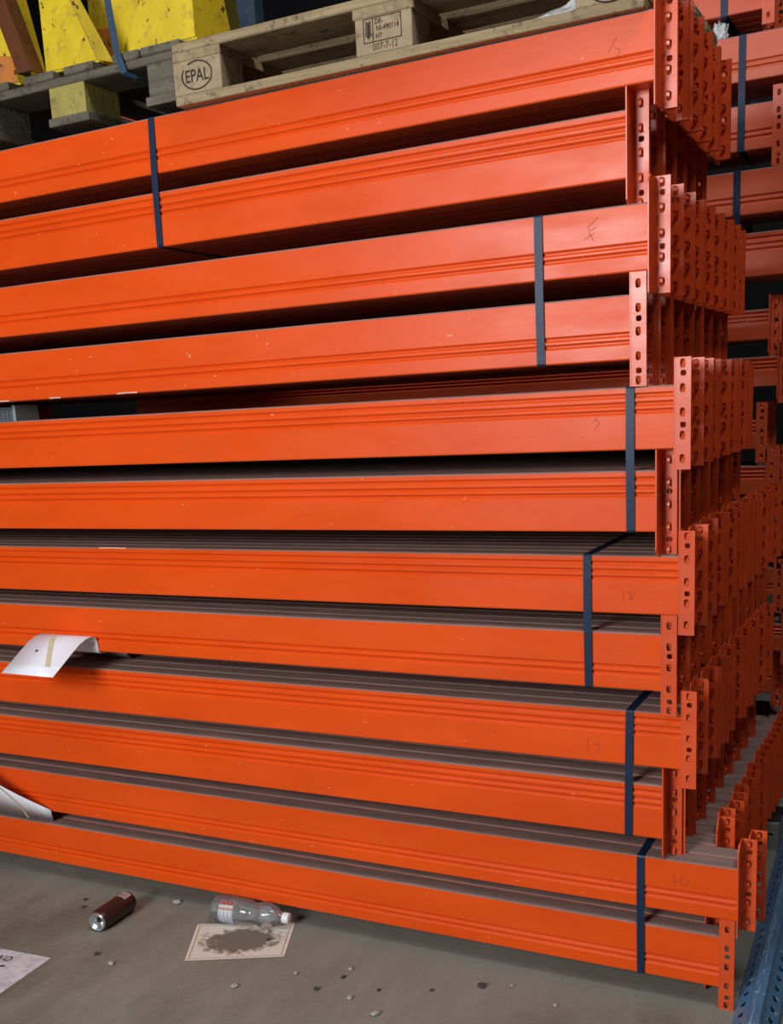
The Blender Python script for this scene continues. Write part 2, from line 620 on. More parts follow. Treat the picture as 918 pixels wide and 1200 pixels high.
FRONT_LABEL = {
    1: 'front orange rack beam of the top layer, directly under the pale wooden pallet',
    2: 'front orange beam of the second layer, wide dark end plate, beside the tilted left strap',
    3: 'front orange beam of the third layer, scrawled mark right of the blue-lit strap',
    4: 'front orange beam of the fourth layer, white scuffs along its lower edge',
    5: 'front orange beam of the fifth layer, small scrawled 3 left of the strap',
    6: 'front orange beam of the sixth layer, level with the middle of the photo',
    7: 'front orange beam of the seventh layer, scrawled 12 right of the strap',
    8: 'front orange beam of the eighth layer, above the curled white sheet',
    9: 'front orange beam of the ninth layer, scrawled 14 beside the strap',
    10: 'front orange beam of the tenth layer, third layer up from the bottom one',
    11: 'front orange beam of the eleventh layer, longest reach to the right, faint HD scrawl',
    12: 'front orange beam of the bottom layer, end plate standing on the concrete floor'}
ZBOT, ROT, FRONT = {}, {}, {}
PITCH = 0.0625
for k in range(1, 13):
    y0, sl = BUNDLE[(k - 1) // 2]
    base = 0.378 * ((12 - k) // 2)
    zb = base + (0.057 if k % 2 == 0 else 0.240)
    ZBOT[k] = zb
    rz = math.atan(sl)
    ROT[k] = rz
    n = COUNT[k if k % 2 else k - 1]
    rnd = random.Random(100 + (k + 1) // 2)
    for i in range(n):
        d = i * PITCH
        dx = rnd.uniform(-0.006, 0.006) if i else 0.0
        if k >= 7:
            dx += 0.022 * d
        if k == 11 and i >= 2:
            dx -= 0.080
        if k == 11 and i == 1:
            dx = 0.014
        if k == 12 and i >= 1:
            dx -= 0.050 if i == 1 else 0.085
        low, back = LOWRIB[k], BACKPL[k]
        if i % 2 and k != 11:
            back = 1 - back
            low = 1 - low      # same plate hand, turned end for end
        x = XEND[k] + dx
        yk = y0 + sl * (x + 0.5) + d
        lab = FRONT_LABEL[k] if i == 0 else 'orange rack beam, %s from the front in the %s layer of the near stack' % (ORD[i], LAYER[k - 1])
        o = near.build((x, yk, zb), rz, low, back, lab, 'rack beams of the near stack', i == 0)
        if i == 0:
            FRONT[k] = o


# pencil scrawls on the front beams
def scrawl(k, strokes, w=0.0016, m_=PENCIL):
    """strokes in world x and height above the beam bottom"""
    g = Geo()
    b = FRONT[k]
    for st in strokes:
        for (xa, za), (xb, zb) in zip(st[:-1], st[1:]):
            a = Vector((xa - XEND[k], 0, za))
            c = Vector((xb - XEND[k], 0, zb))
            dv = (c - a).normalized()
            nn = Vector((-dv.z, 0, dv.x)) * w / 2
            ds = dv * w * 0.3
            vs = [a - nn - ds, c - nn + ds, c + nn + ds, a + nn - ds]
            g.add([(p.x, -0.0004, p.z) for p in vs] + [(p.x, 0.0004, p.z) for p in vs],
                  [(0, 1, 2, 3), (4, 7, 6, 5), (0, 1, 5, 4), (1, 2, 6, 5), (2, 3, 7, 6), (3, 0, 4, 7)])
    o = g.obj('pencil_scrawl', m_, b)
    return o


scrawl(1, [[(-0.672, 0.072), (-0.655, 0.098)], [(-0.660, 0.078), (-0.648, 0.073), (-0.652, 0.062)]], 0.0012)
scrawl(3, [[(-0.713, 0.101), (-0.688, 0.119)], [(-0.706, 0.094), (-0.692, 0.100)], [(-0.709, 0.098), (-0.708, 0.088), (-0.698, 0.072)],
           [(-0.719, 0.077), (-0.698, 0.088)]], 0.0013)
scrawl(5, [[(-0.706, 0.067), (-0.697, 0.075)], [(-0.700, 0.070), (-0.692, 0.062), (-0.703, 0.048)]], 0.0014)
scrawl(7, [[(-0.648, 0.055), (-0.647, 0.030)], [(-0.634, 0.058), (-0.628, 0.036), (-0.620, 0.058)], [(-0.634, 0.036), (-0.622, 0.036)]], 0.0014)
scrawl(9, [[(-0.742, 0.058), (-0.742, 0.030)], [(-0.728, 0.052), (-0.727, 0.043), (-0.715, 0.044)], [(-0.716, 0.052), (-0.714, 0.034), (-0.720, 0.026)]], 0.0014)
scrawl(11, [[(-0.536, 0.100), (-0.535, 0.068)], [(-0.534, 0.082), (-0.518, 0.084)], [(-0.517, 0.102), (-0.518, 0.074)],
            [(-0.512, 0.098), (-0.503, 0.094), (-0.502, 0.080), (-0.512, 0.076)]], 0.0014)
SCUFF = mat('bare_scuffed_edge', (0.75, 0.45, 0.36), 0.5)
for k, xa, xb, z in ((4, -2.56, -2.47, 0.0022), (4, -2.06, -1.99, 0.0020), (4, -2.31, -2.27, 0.0018), (7, -2.22, -2.12, 0.136)):
    o = scrawl(k, [[(xa, z), ((xa + xb) / 2, z + 0.0007), (xb, z)]], 0.0034, SCUFF)
    o.name = 'paint_scuff'


# ------------------------------------------------------------------ straps round each bundle
def strap_loop(k, x, lab, lean=0.0):
    y0, sl = BUNDLE[(k - 1) // 2]
    ya = y0 + sl * (x + 0.5) - 0.0022
    depth = (COUNT[k] - 1) * PITCH + BD
    zt = ZBOT[k] + BH + 0.0006
    zb = ZBOT[k + 1] - 0.0006
    yb = y0 + sl * (x + 0.5) + depth + 0.006
    S = (1, 0, 0)
    pts = []
    r = 0.004
    nz = 7
    for i in range(nz):      # front face, a little loose
        f = i / (nz - 1)
        z = zb + r + (zt - zb - 2 * r) * f
        bow = -0.0022 * math.sin(math.pi * f) - 0.0006
        pts.append(((x + lean * (f - 0.5), ya + bow, z), S, (0, -1, 0)))
    pts.append(((x + lean / 2, ya + 0.001, zt - 0.001), S, (0, -0.7, 0.7)))
    pts.append(((x + lean / 2, ya + r, zt), S, (0, 0, 1)))
    pts.append(((x + lean / 2, yb - r, zt), S, (0, 0, 1)))
    pts.append(((x, yb, zt - r), S, (0, 1, 0)))
    pts.append(((x, yb, zb + r), S, (0, 1, 0)))
    pts.append(((x - lean / 2, yb - r, zb), S, (0, 0, -1)))
    pts.append(((x - lean / 2, ya + r, zb), S, (0, 0, -1)))
    pts.append(((x - lean / 2, ya - 0.0006, zb + r), S, (0, -1, 0)))
    g = Geo()
    g.sweep(pts, 0.019, 0.0009)
    o = g.obj('binding_strap', STRAP)
    return tag(o, lab, 'strap', 'straps round the beam bundles')


strap_loop(1, -1.900, 'dark plastic strap round the top two layers, far left, slightly tilted', 0.008)
strap_loop(3, -0.823, 'blue-lit plastic strap round the third and fourth layers of beams', 0.0)
strap_loop(5, -0.622, 'dark blue plastic strap round the fifth and sixth layers of beams', 0.0)
strap_loop(7, -0.732, 'navy plastic strap round the seventh and eighth layers of beams', 0.0)
strap_loop(9, -0.640, 'navy plastic strap round the ninth and tenth layers of beams', 0.004)
strap_loop(11, -0.617, 'dark plastic strap round the lowest two layers of beams', 0.0)

# ------------------------------------------------------------------ second stack behind, to the right
far = BeamKit(FAR_ORANGE, FAR_ORANGE)
far_low = BeamKit(FAR_ORANGE, FAR_ORANGE, 0.098)
Y2 = 1.42
# (bottom z, x of the beam end, ribs low, plate at back, small section, label of the front beam)
FARROWS = [
    (2.648, -0.575, 0, 0, 0, 'topmost beam of the far stack, cut by the upper photo edge'),
    (2.447, -0.420, 1, 1, 0, 'pinkish shining beam of the far stack behind the top connectors'),
    (2.240, -0.537, 1, 0, 0, 'short-looking far beam with end plate near the right photo edge'),
    (2.044, -0.420, 1, 0, 0, 'brown-lit far beam crossed by a black strap'),
    (1.850, -0.440, 0, 1, 0, 'far beam with a white scratch near the right photo edge'),
    (1.648, -0.535, 0, 1, 1, 'slimmer far beam behind the third layer connectors, pale plate at its end'),
    (1.496, -0.505, 0, 1, 1, 'slim far beam just under the pale upright plate'),
    (1.290, -0.568, 0, 0, 1, 'slim far beam in shadow with slotted plate, behind the fifth layer'),
    (1.136, -0.535, 0, 0, 1, 'slim far beam in shadow behind the sixth layer connectors'),
    (0.940, -0.490, 1, 0, 1, 'slim far beam in deep shade behind the seventh layer'),
    (0.786, -0.500, 1, 0, 1, 'slim far beam in deep shade behind the eighth layer'),
    (0.590, -0.470, 0, 0, 1, 'slim far beam in deep shade behind the ninth layer'),
    (0.436, -0.500, 0, 1, 1, 'slim far beam in deep shade behind the tenth layer'),
    (0.240, -0.460, 1, 0, 1, 'slim far beam in deep shade, second layer above the floor'),
    (0.057, -0.500, 1, 0, 1, 'lowest slim beam of the far stack, resting on its plates on the floor')]
for r, (zb, xe, low, back, slim, lab) in enumerate(FARROWS):
    kit = far_low if slim else far
    for i in range(4):
        dx = random.uniform(-0.008, 0.008) if i else 0
        b2, l2 = (back, low) if i % 2 == 0 else (1 - back, 1 - low)
        lb = lab if i == 0 else 'orange beam, %s from the front in layer %s from the top of the far stack' % (ORD[i], (LAYER[:-1] + ['twelfth', 'thirteenth', 'fourteenth', 'lowest'])[r] if r else 'one')
        kit.build((xe + dx, Y2 + i * 0.064, zb), 0, l2, b2, lb, 'rack beams of the far stack', False)


def far_strap(x, z0, z1, lab, lean=0.0):
    g = Geo()
    S = (1, 0, 0)
    y = Y2 - 0.002
    yb = Y2 + 3 * 0.064 + BD + 0.004
    pts = [((x - lean / 2, y - 0.0008, z0), S, (0, -1, 0)), ((x, y - 0.003, (z0 + z1) / 2), S, (0, -1, 0)), ((x + lean / 2, y - 0.0008, z1 - 0.003), S, (0, -1, 0)),
           ((x + lean / 2, y + 0.004, z1), S, (0, 0, 1)), ((x + lean / 2, yb - 0.004, z1), S, (0, 0, 1)), ((x, yb, z1 - 0.003), S, (0, 1, 0)),
           ((x, yb, z0 + 0.003), S, (0, 1, 0)), ((x - lean / 2, yb - 0.004, z0), S, (0, 0, -1)), ((x - lean / 2, y + 0.003, z0), S, (0, 0, -1))]
    g.sweep(pts, 0.022, 0.0009)
    return tag(g.obj('binding_strap', STRAP), lab, 'strap', 'straps round the far bundles')


far_strap(-0.690, 2.647, 2.7872, 'narrow dark strap over the topmost far beam, near the upper right corner')
far_strap(-0.632, 2.2392, 2.5858, 'dark strap round the shining pinkish far beam and the one below')
far_strap(-0.642, 1.8492, 2.1828, 'black strap round the brown-lit far beam below the top connectors')

# ------------------------------------------------------------------ text and stamp helpers
def text_geo(s, size, xoff, zoff, sx=1.0, lean=0.0, depth=0.0005):
    cu = bpy.data.curves.new('stamp_text', 'FONT')
    cu.body = s
    cu.size = size
    cu.align_x = 'CENTER'
    cu.align_y = 'CENTER'
    cu.extrude = depth
    cu.resolution_u = 3
    o = bpy.data.objects.new('stamp_text', cu)
    col.objects.link(o)
    dg = bpy.context.evaluated_depsgraph_get()
    dg.update()
    me = bpy.data.meshes.new_from_object(o.evaluated_get(dg))
    g = Geo()
    g.add([(v.co.x * sx + xoff + lean * v.co.y, -v.co.z, v.co.y + zoff) for v in me.vertices], [tuple(p.vertices) for p in me.polygons])
    bpy.data.objects.remove(o)
    bpy.data.curves.remove(cu)
    bpy.data.meshes.remove(me)
    return g


def ring(g, rx, rz, w, n=36, a0=0, a1=360, cx=0, cz=0):
    vs, fs = [], []
    for i in range(n + 1):
        a = math.radians(a0 + (a1 - a0) * i / n)
        for q, y in ((1, -0.0005), (1, 0.0005)):
            vs.append((cx + rx * math.cos(a), y, cz + rz * math.sin(a)))
            vs.append((cx + (rx - w) * math.cos(a), y, cz + (rz - w) * math.sin(a)))
    for i in range(n):
        b = 4 * i
        fs += [(b, b + 1, b + 5, b + 4), (b + 2, b + 6, b + 7, b + 3), (b, b + 4, b + 6, b + 2), (b + 1, b + 3, b + 7, b + 5)]
    g.add(vs, fs)


def bar(g, xa, za, xb, zb, w):
    a, c = Vector((xa, 0, za)), Vector((xb, 0, zb))
    dv = (c - a).normalized()
    nn = Vector((-dv.z, 0, dv.x)) * w / 2
    vs = [a - nn, c - nn, c + nn, a + nn]
    g.add([(p.x, -0.0005, p.z) for p in vs] + [(p.x, 0.0005, p.z) for p in vs],
          [(0, 1, 2, 3), (4, 7, 6, 5), (0, 1, 5, 4), (1, 2, 6, 5), (2, 3, 7, 6), (3, 0, 4, 7)])


def oval_stamp(parent, x, y, z):
    g = Geo()
    ring(g, 0.047, 0.034, 0.0032, 40, 150, 485)
    ring(g, 0.047, 0.034, 0.0032, 6, 172, 215)
    q = text_geo('EPAL', 0.042, 0, -0.002, 0.80)
    g.add(q.v, q.f)
    o = g.obj('stamped_mark', INK, parent)
    o.location = (x, y, z)
    o['label'] = 'black oval stamp reading EPAL'
    return o


# ------------------------------------------------------------------ right pallet (1.2 m side to the front)
TOPZ = ZBOT[1] + BH
PX0, PX1, PY0, PZ0 = -1.786, -0.592, -0.020, TOPZ + 0.0006
pal = thing('wooden_pallet', 'pale wooden pallet with stamped blocks on top of the orange beams', 'pallet', ((PX0 + PX1) / 2, PY0, PZ0))
W = PX1 - PX0
hx = W / 2
for (ya, yb) in ((0, 0.10), (0.3275, 0.4725), (0.70, 0.80)):
    box_obj('skid_board', (-hx, ya, 0), (hx, yb, 0.022), WOOD, pal, 0.002)
    for nb, (xa, xb) in enumerate(((-hx, -hx + 0.145), (-0.0725, 0.0725), (hx - 0.145, hx))):
        o = box_obj('block', (xa, ya, 0.022), (xb, yb, 0.100), BLOCK, pal, 0.002)
for (xa, xb) in ((-hx, -hx + 0.145), (-0.0725 - 0.006, 0.0725 + 0.006), (hx - 0.145, hx)):
    box_obj('stringer_board', (xa, 0.0, 0.100), (xb, 0.80, 0.122), WOODY, pal, 0.002)
for (ya, yb) in ((0, 0.145), (0.1875, 0.2875), (0.3275, 0.4725), (0.5125, 0.6125), (0.655, 0.80)):
    box_obj('deck_board', (-hx, ya, 0.122), (hx, yb, 0.144), WOOD, pal, 0.003)
oval_stamp(pal, -hx + 0.072, -0.0004, 0.063)
oval_stamp(pal, hx - 0.070, -0.0004, 0.055)
g = Geo()
bx0, bx1, bz0, bz1 = -0.050, 0.046, 0.047, 0.097
for (a, b, c, d) in ((bx0, bz0, bx1, bz0), (bx1, bz0, bx1, bz1), (bx1, bz1, bx0, bz1), (bx0, bz1, bx0, bz0), (bx0 + 0.024, bz0, bx0 + 0.024, bz1)):
    bar(g, a, b, c, d, 0.0018)
bar(g, bx0 + 0.012, bz0 + 0.006, bx0 + 0.012, bz1 - 0.006, 0.0016)
for i in range(6):
    zz = bz0 + 0.010 + i * 0.0055
    bar(g, bx0 + 0.012, zz, bx0 + 0.005, zz + 0.007, 0.0024)
    bar(g, bx0 + 0.012, zz, bx0 + 0.019, zz + 0.007, 0.0024)
for s, zz, xx, sz in (('DE-', 0.088, -0.010, 0.0165), ('NI-490114', 0.073, 0.0115, 0.0160), ('HT', 0.057, -0.011, 0.015)):
    q = text_geo(s, sz, xx, zz, 0.84)
    g.add(q.v, q.f)
o = g.obj('stamped_mark', INK, pal)
o.location = (0.0, -0.0004, 0)
o['label'] = 'boxed treatment stamp with an ear of corn, DE- NI-490114 HT'
q = text_geo('007-7-12', 0.021, 0.004, 0.035, 0.85)
o = q.obj('stamped_date', INK_FADED, pal)
o.location = (0, -0.0004, 0)


def crumpled(name, base, size, seed, lab, cat):
    """lump of crumpled plastic film"""
    rn = random.Random(seed)
    bm = bmesh.new()
    bmesh.ops.create_icosphere(bm, subdivisions=3, radius=1)
    for vv in bm.verts:
        k = 1 + rn.uniform(-0.28, 0.18)
        vv.co = Vector((vv.co.x * size[0] * k, vv.co.y * size[1] * k, max(-0.0, (vv.co.z + 0.75)) * size[2] * k))
    me = bpy.data.meshes.new(name)
    bm.to_mesh(me)
    bm.free()
    me.materials.append(FILM)
    o = link(name, me)
    o.location = base
    return tag(o, lab, cat)


# film tucked between the right end blocks, hanging over the lower board
g = Geo()
rn = random.Random(5)
nx, nyy = 9, 6
vs = []
for j in range(nyy):
    for i in range(nx):
        u, w_ = i / (nx - 1), j / (nyy - 1)
        x = -0.865 + 0.122 * u
        z = PZ0 + 0.0245 + 0.060 * w_ * (0.25 + 0.75 * u) + rn.uniform(-0.001, 0.006)
        y = 0.004 + 0.075 * w_ + rn.uniform(-0.010, 0.010)
        vs.append((x + rn.uniform(-0.004, 0.004), max(y, -0.012), z))
fs = [(j * nx + i, j * nx + i + 1, (j + 1) * nx + i + 1, (j + 1) * nx + i) for j in range(nyy - 1) for i in range(nx - 1)]
g.add(vs, fs)
o = g.obj('plastic_film', FILM)
sd = o.modifiers.new('thick', 'SOLIDIFY')
sd.thickness = 0.0008
tag(o, 'crumpled whitish plastic film tucked into the pale pallet beside its right block', 'plastic film')
crumpled('plastic_film', (-0.706, Y2 + 0.03, 2.5855), (0.024, 0.022, 0.034), 3, 'small lump of whitish plastic film lying on the far stack', 'plastic film')

# ------------------------------------------------------------------ left pallet (0.8 m side to the front), on two battens
LZ = TOPZ + 0.036
for yb_, lab in ((0.34, 'dark wooden batten under the front of the grey pallet'), (0.64, 'dark wooden batten under the rear of the grey pallet')):
    o = box_obj('timber_batten', (-2.60, yb_, TOPZ + 0.0004), (-1.86, yb_ + 0.09, LZ - 0.0004), GREYWOOD, None, 0.002)
    tag(o, lab, 'batten')
LX0, LX1, LY0 = -2.600, -1.806, 0.046
lp = thing('wooden_pallet', 'weathered grey wooden pallet carrying yellow steel guards, upper left', 'pallet', ((LX0 + LX1) / 2, LY0, LZ))
hw = (LX1 - LX0) / 2
for nb, (xa, xb) in enumerate(((-hw, -hw + 0.12), (-0.060, 0.066), (hw - 0.113, hw))):
    box_obj('skid_board', (xa - (0.010 if nb else 0), -0.004, 0), (xb + (0.0 if nb == 2 else 0.010), 1.19, 0.022), GREYWOOD, lp, 0.002)
    for (ya, yb_) in ((0, 0.145), (0.525, 0.67), (1.05, 1.19)):
        o = box_obj('block', (xa, ya, 0.022), (xb, yb_, 0.100), YBLOCK if nb == 1 and ya == 0 else GREYWOOD, lp, 0.002)
        if nb == 1 and ya == 0:
            o['label'] = 'yellow stained wooden block'
for (ya, yb_) in ((0, 0.145), (0.525, 0.67), (1.05, 1.19)):
    box_obj('stringer_board', (-hw, ya, 0.100), (hw, yb_, 0.122), GREYWOOD, lp, 0.003)
for (xa, xb) in ((-hw, -hw + 0.095), (-0.300, -0.205), (-0.148, -0.038), (0.0, 0.105), (0.172, 0.262), (0.267, hw)):
    box_obj('deck_board', (xa, -0.002, 0.122), (xb, 1.19, 0.144), GREYWOOD, lp, 0.003)
DECK = LZ + 0.1446


# ------------------------------------------------------------------ yellow steel guards on the left pallet
def plate(parent, name, quad, thick_vec, m_, bev=0.0012):
    """flat plate from four 3D corners and a thickness vector"""
    tv = Vector(thick_vec)
    vs = [Vector(p) for p in quad] + [Vector(p) + tv for p in quad]
    n = len(quad)
    fs = [tuple(range(n)), tuple(range(2 * n - 1, n - 1, -1))] + [(i, (i + 1) % n, n + (i + 1) % n, n + i) for i in range(n)]
    g = Geo()
    g.add(vs, fs)
    o = g.obj(name, m_, parent)
    if bev:
        bevel(o, bev)
    return o


def guard(loc, rz, lab, bw, tw, h, d, shift=0.0, front=YELLOW, side=YELLOW, base=True):
    """tapering folded guard: front plate bw wide at the foot and tw at the top, side flanges d deep, foot plate"""
    b = thing('steel_guard', lab, 'guard', loc, rz, 'yellow steel guards on the grey pallet')
    T = 0.005
    plate(b, 'front_plate', [(-bw / 2, 0, 0.006), (bw / 2, 0, 0.006), (tw / 2 + shift, 0, h), (-tw / 2 + shift, 0, h)], (0, T, 0), front)
    for s in (-1, 1):
        plate(b, 'side_flange', [(s * bw / 2, T, 0.006), (s * (bw / 2 + 0.02), d, 0.006), (s * (tw / 2 + 0.008) + shift, d * 0.5, h), (s * tw / 2 + shift, T, h)],
              (-s * T, 0, 0), side)
    if base:
        box_obj('foot_plate', (-bw / 2 - 0.004, 0.002, 0), (bw / 2 + 0.004, d, 0.006), front, b, 0.001)
    return b


guard((-2.192, 0.068, DECK), 0.0, 'chipped yellow tapering steel guard, second from the left on the grey pallet', 0.186, 0.016, 0.36, 0.045, -0.083)
b = guard((-2.165, 0.235, DECK), 0, 'yellow steel guard with worn orange foot and round hole, behind the tapering one', 0.19, 0.16, 0.55, 0.10)
plate(b, 'orange_foot', [(-0.094, -0.004, 0.007), (-0.004, -0.004, 0.007), (-0.006, -0.004, 0.142), (-0.092, -0.004, 0.150)], (0, 0.0035, 0), OLDORANGE)
g = Geo()
g.revolve([(0, 0.0075), (0.002, 0.0075)], 14, (-0.042, -0.0062, 0.100), (0, 1, 0))
g.obj('bolt_hole', BLACK, b)
b = guard((-1.900, 0.076, DECK), 0, 'broad bright yellow steel guard at the right end of the grey pallet', 0.245, 0.020, 0.34, 0.15, 0.110)
b = guard((-2.508, 0.078, DECK), 0.10, 'yellow steel guard with orange lower half at the left photo edge', 0.20, 0.11, 0.62, 0.12, -0.03)
plate(b, 'orange_foot', [(-0.098, -0.003, 0.007), (0.098, -0.003, 0.007), (0.089, -0.003, 0.075), (-0.090, -0.003, 0.105)], (0, 0.0028, 0), OLDORANGE)
guard((-2.205, 0.74, DECK), 0, 'shaded yellow steel guard at the back of the grey pallet', 0.13, 0.11, 0.50, 0.12, 0.01, SHADED_YELLOW, SHADED_YELLOW)
# leaning brown channel
b = thing('steel_brace', 'rusty brown steel channel leaning across the yellow guards, upper left', 'brace', (-2.318, 0.062, DECK))
g = Geo()
sec = [(-0.026, 0.0), (0.026, 0.0), (0.026, 0.05), (0.020, 0.05), (0.020, 0.006), (-0.020, 0.006), (-0.020, 0.05), (-0.026, 0.05)]
L = 0.62
vs = []
for (zz, xo) in ((0.001, 0.0), (L, -0.22)):
    vs += [(p[0] + xo, p[1] - 0.042, zz) for p in sec]
n = len(sec)
g.add(vs, [tuple(range(n)), tuple(range(2 * n - 1, n - 1, -1))] + [(i, (i + 1) % n, n + (i + 1) % n, n + i) for i in range(n)])
g.obj('channel', BROWN, b)
g = Geo()
g.prism([(-0.036, 0.0), (0.03, 0.0), (0.03, 0.004), (-0.036, 0.004)], 'z', 0.001, 0.012)
g.obj('end_lip', BROWN, b).location = (0, -0.046, 0)

# woven strap that ties the guards down to the grey pallet
g = Geo()
pts = [((-2.085, 0.34, DECK + 0.556), (1, 0, 0), (0, 0, 1)), ((-2.082, 0.225, DECK + 0.555), (1, 0, 0), (0, -1, 0)), ((-2.045, 0.052, 2.72), (1, 0, 0), (0, -1, 0)),
       ((-2.018, 0.036, 2.576), (1, 0, 0), (0, -1, 0)), ((-2.005, 0.036, DECK + 0.002), (1, 0, 0), (0, -1, 0)), ((-1.988, 0.039, LZ + 0.092), (1, 0, 0.1), (0, -1, 0)),
       ((-1.965, 0.060, LZ + 0.080), (0.9, -0.3, 0), (0, -0.6, -0.8)), ((-1.925, 0.20, LZ + 0.074), (0.9, -0.3, 0), (0, 0, -1)),
       ((-1.925, 0.50, LZ + 0.092), (1, 0, 0), (0, 0, -1))]
g.sweep(pts, 0.021, 0.0015)
tag(g.obj('ratchet_strap', BLUESTRAP), 'blue woven strap hanging down over the yellow guards and under the pallet deck', 'strap')

# blue rack post standing behind both stacks
b = thing('rack_upright', 'dark blue rack post standing behind the stacks above the pale pallet', 'post', (-2.83, 1.95, 0))
sec = [(-0.052, 0), (0.052, 0), (0.052, 0.07), (0.044, 0.07), (0.044, 0.008), (-0.044, 0.008), (-0.044, 0.07), (-0.052, 0.07)]
g = Geo()
g.prism(sec, 'z', 0.006, 4.2)
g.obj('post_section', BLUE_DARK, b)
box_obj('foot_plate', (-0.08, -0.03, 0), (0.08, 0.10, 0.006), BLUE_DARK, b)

# grey wire mesh piece lying in the gap between the fourth and fifth layers
b = thing('wire_mesh_panel', 'small bluish grey wire mesh panel lying in the gap at the left edge', 'mesh panel', (-2.74, 0.050, ZBOT[5] + BH + 0.0008))
WIRE = mat('galvanised_wire', (0.16, 0.20, 0.23), 0.5, 0.2)
PALEM = mat('pale_painted_edge', (0.30, 0.34, 0.33), 0.5)
g = Geo()
for i in range(24):
    g.box((-0.20 + i * 0.0165, 0, 0), (-0.1972 + i * 0.0165, 0.0028, 0.042))
for i in range(5):
    g.box((-0.20, 0.0028, 0.001 + i * 0.0095), (0.19, 0.005, 0.0038 + i * 0.0095))
g.box((-0.20, 0.010, 0), (0.19, 0.012, 0.042))
o = g.obj('wires', WIRE, b)
o['kind'] = 'stuff'
box_obj('edge_strip', (0.192, -0.006, 0), (0.204, 0.09, 0.047), PALEM, b)


# ------------------------------------------------------------------ white sheets stuck in the gaps
def sheet(name, lab, profile, xa, xb, m_, skew=0.0, thick=0.0012):
    g = Geo()
    n = len(profile)
    vs, fs, mi = [], [], []
    for (y, z, s) in profile:
        vs += [(xa + s, y, z), (xb + s, y, z)]
    for i in range(n - 1):
        fs.append((2 * i, 2 * i + 1, 2 * i + 3, 2 * i + 2))
    g.add(vs, fs)
    o = g.obj(name, [m_, WHITE_BACK], None, True)
    sd = o.modifiers.new('thick', 'SOLIDIFY')
    sd.thickness = thick
    sd.offset = -1
    return tag(o, lab, 'sheet')


prof = []
key = [(-0.205, 0.783), (-0.165, 0.806), (-0.120, 0.833), (-0.082, 0.854), (-0.052, 0.864), (-0.028, 0.8655), (-0.013, 0.859), (-0.0065, 0.844), (-0.0052, 0.826), (-0.0035, 0.8125), (0.006, 0.8075), (0.030, 0.806), (0.075, 0.800), (0.115, 0.782), (0.140, 0.7592)]
for (y, z) in key:
    prof.append((y, z, 0.0))
cs = sheet('plastic_sheet', 'curled white plastic sheet sticking out between the eighth and ninth layers', prof, -2.468, -2.265, WHITE)
# yellowed glue strip and a dark spot on the sheet
def on_prof(y):
    for (a, za), (c, zc) in zip(key[:-1], key[1:]):
        if a <= y <= c:
            return za + (zc - za) * (y - a) / (c - a)
g = Geo()
ys = [-0.172 + i * 0.0125 for i in range(11)]
vs = []
for y in ys:
    xs_ = -2.369 + (-0.093 - y) * 0.70
    vs += [(xs_ - 0.010, y, on_prof(y) + 0.0012), (xs_ + 0.009, y, on_prof(y) + 0.0012)]
g.add(vs, [(2 * i, 2 * i + 1, 2 * i + 3, 2 * i + 2) for i in range(len(ys) - 1)])
o = g.obj('glue_strip', TAPE, cs)
sd = o.modifiers.new('thick', 'SOLIDIFY')
sd.thickness = 0.0008
sd.offset = 0
g = Geo()
g.revolve([(0, 0.005), (0.0016, 0.0045)], 7, (-2.404, -0.118, on_prof(-0.118) - 0.0002), (0, -0.5, 0.86))
g.obj('dark_spot', BLACK, cs)

g = Geo()
A = [Vector((-2.602, 0.052, 0.1975)), Vector((-2.578, 0.022, 0.250))]
Bq = [Vector((-2.860, 0.050, 0.1975)), Vector((-2.800, -0.075, 0.400))]
vs, n = [], 8
for i in range(n + 1):
    f = i / n
    for e in range(2):
        p = A[e].lerp(Bq[e], f)
        p.y += -0.010 * math.sin(math.pi * f) * (1 if e else 0.3)
        vs.append(p)
g.add(vs, [(2 * i, 2 * i + 1, 2 * i + 3, 2 * i + 2) for i in range(n)])
o = g.obj('plastic_sheet', WHITE, None, True)
sd = o.modifiers.new('thick', 'SOLIDIFY')
sd.thickness = 0.0012
sd.offset = 0
ws = tag(o, 'white sheet corner leaning out between the two lowest layers at the left edge', 'sheet')
g = Geo()
vs = []
for i in range(9):
    f = i / 8
    p = (A[0].lerp(Bq[0], 0.40)).lerp(A[1].lerp(Bq[1], 0.72), f)
    p.x += 0.022 * math.sin(math.pi * f)
    p.y -= 0.008 * math.sin(math.pi * 0.5) * (0.3 + 0.7 * f) + 0.003
    vs += [p, p + Vector((-0.010, 0, 0))]
g.add(vs, [(2 * i, 2 * i + 1, 2 * i + 3, 2 * i + 2) for i in range(8)])
o = g.obj('glue_strip', TAPE, ws)
sd = o.modifiers.new('thick', 'SOLIDIFY')
sd.thickness = 0.0006

# ------------------------------------------------------------------ things on the floor
# drinks can
b = thing('drinks_can', 'dark brown drinks can lying on the concrete floor, open end towards the front', 'can', (-2.193, -0.222, 0.0332))
b.rotation_euler = (0, 0, math.radians(2))
g = Geo()
g.revolve([(0.004, 0.0270), (0.007, 0.0290), (0.016, 0.0325), (0.020, 0.033), (0.142, 0.033), (0.152, 0.0305), (0.157, 0.024), (0.155, 0.019), (0.150, 0.001)], 32, (0, 0, 0), (0, 1, 0), 0, False)
g.obj('body', CAN, b, True)
g = Geo()
g.revolve([(0.007, 0.0285), (0.0, 0.0278), (-0.001, 0.0262), (0.001, 0.0250), (0.006, 0.0238), (0.006, 0.001)], 32, (0, 0, 0), (0, 1, 0), 0, False)
g.obj('lid', ALU, b, True)
g = Geo()
g.revolve([(0, 0.009), (0.0006, 0.009)], 16, (0.006, 0.0050, 0.006), (0, 1, 0))
g.obj('drink_opening', BLACK, b)
g = Geo()
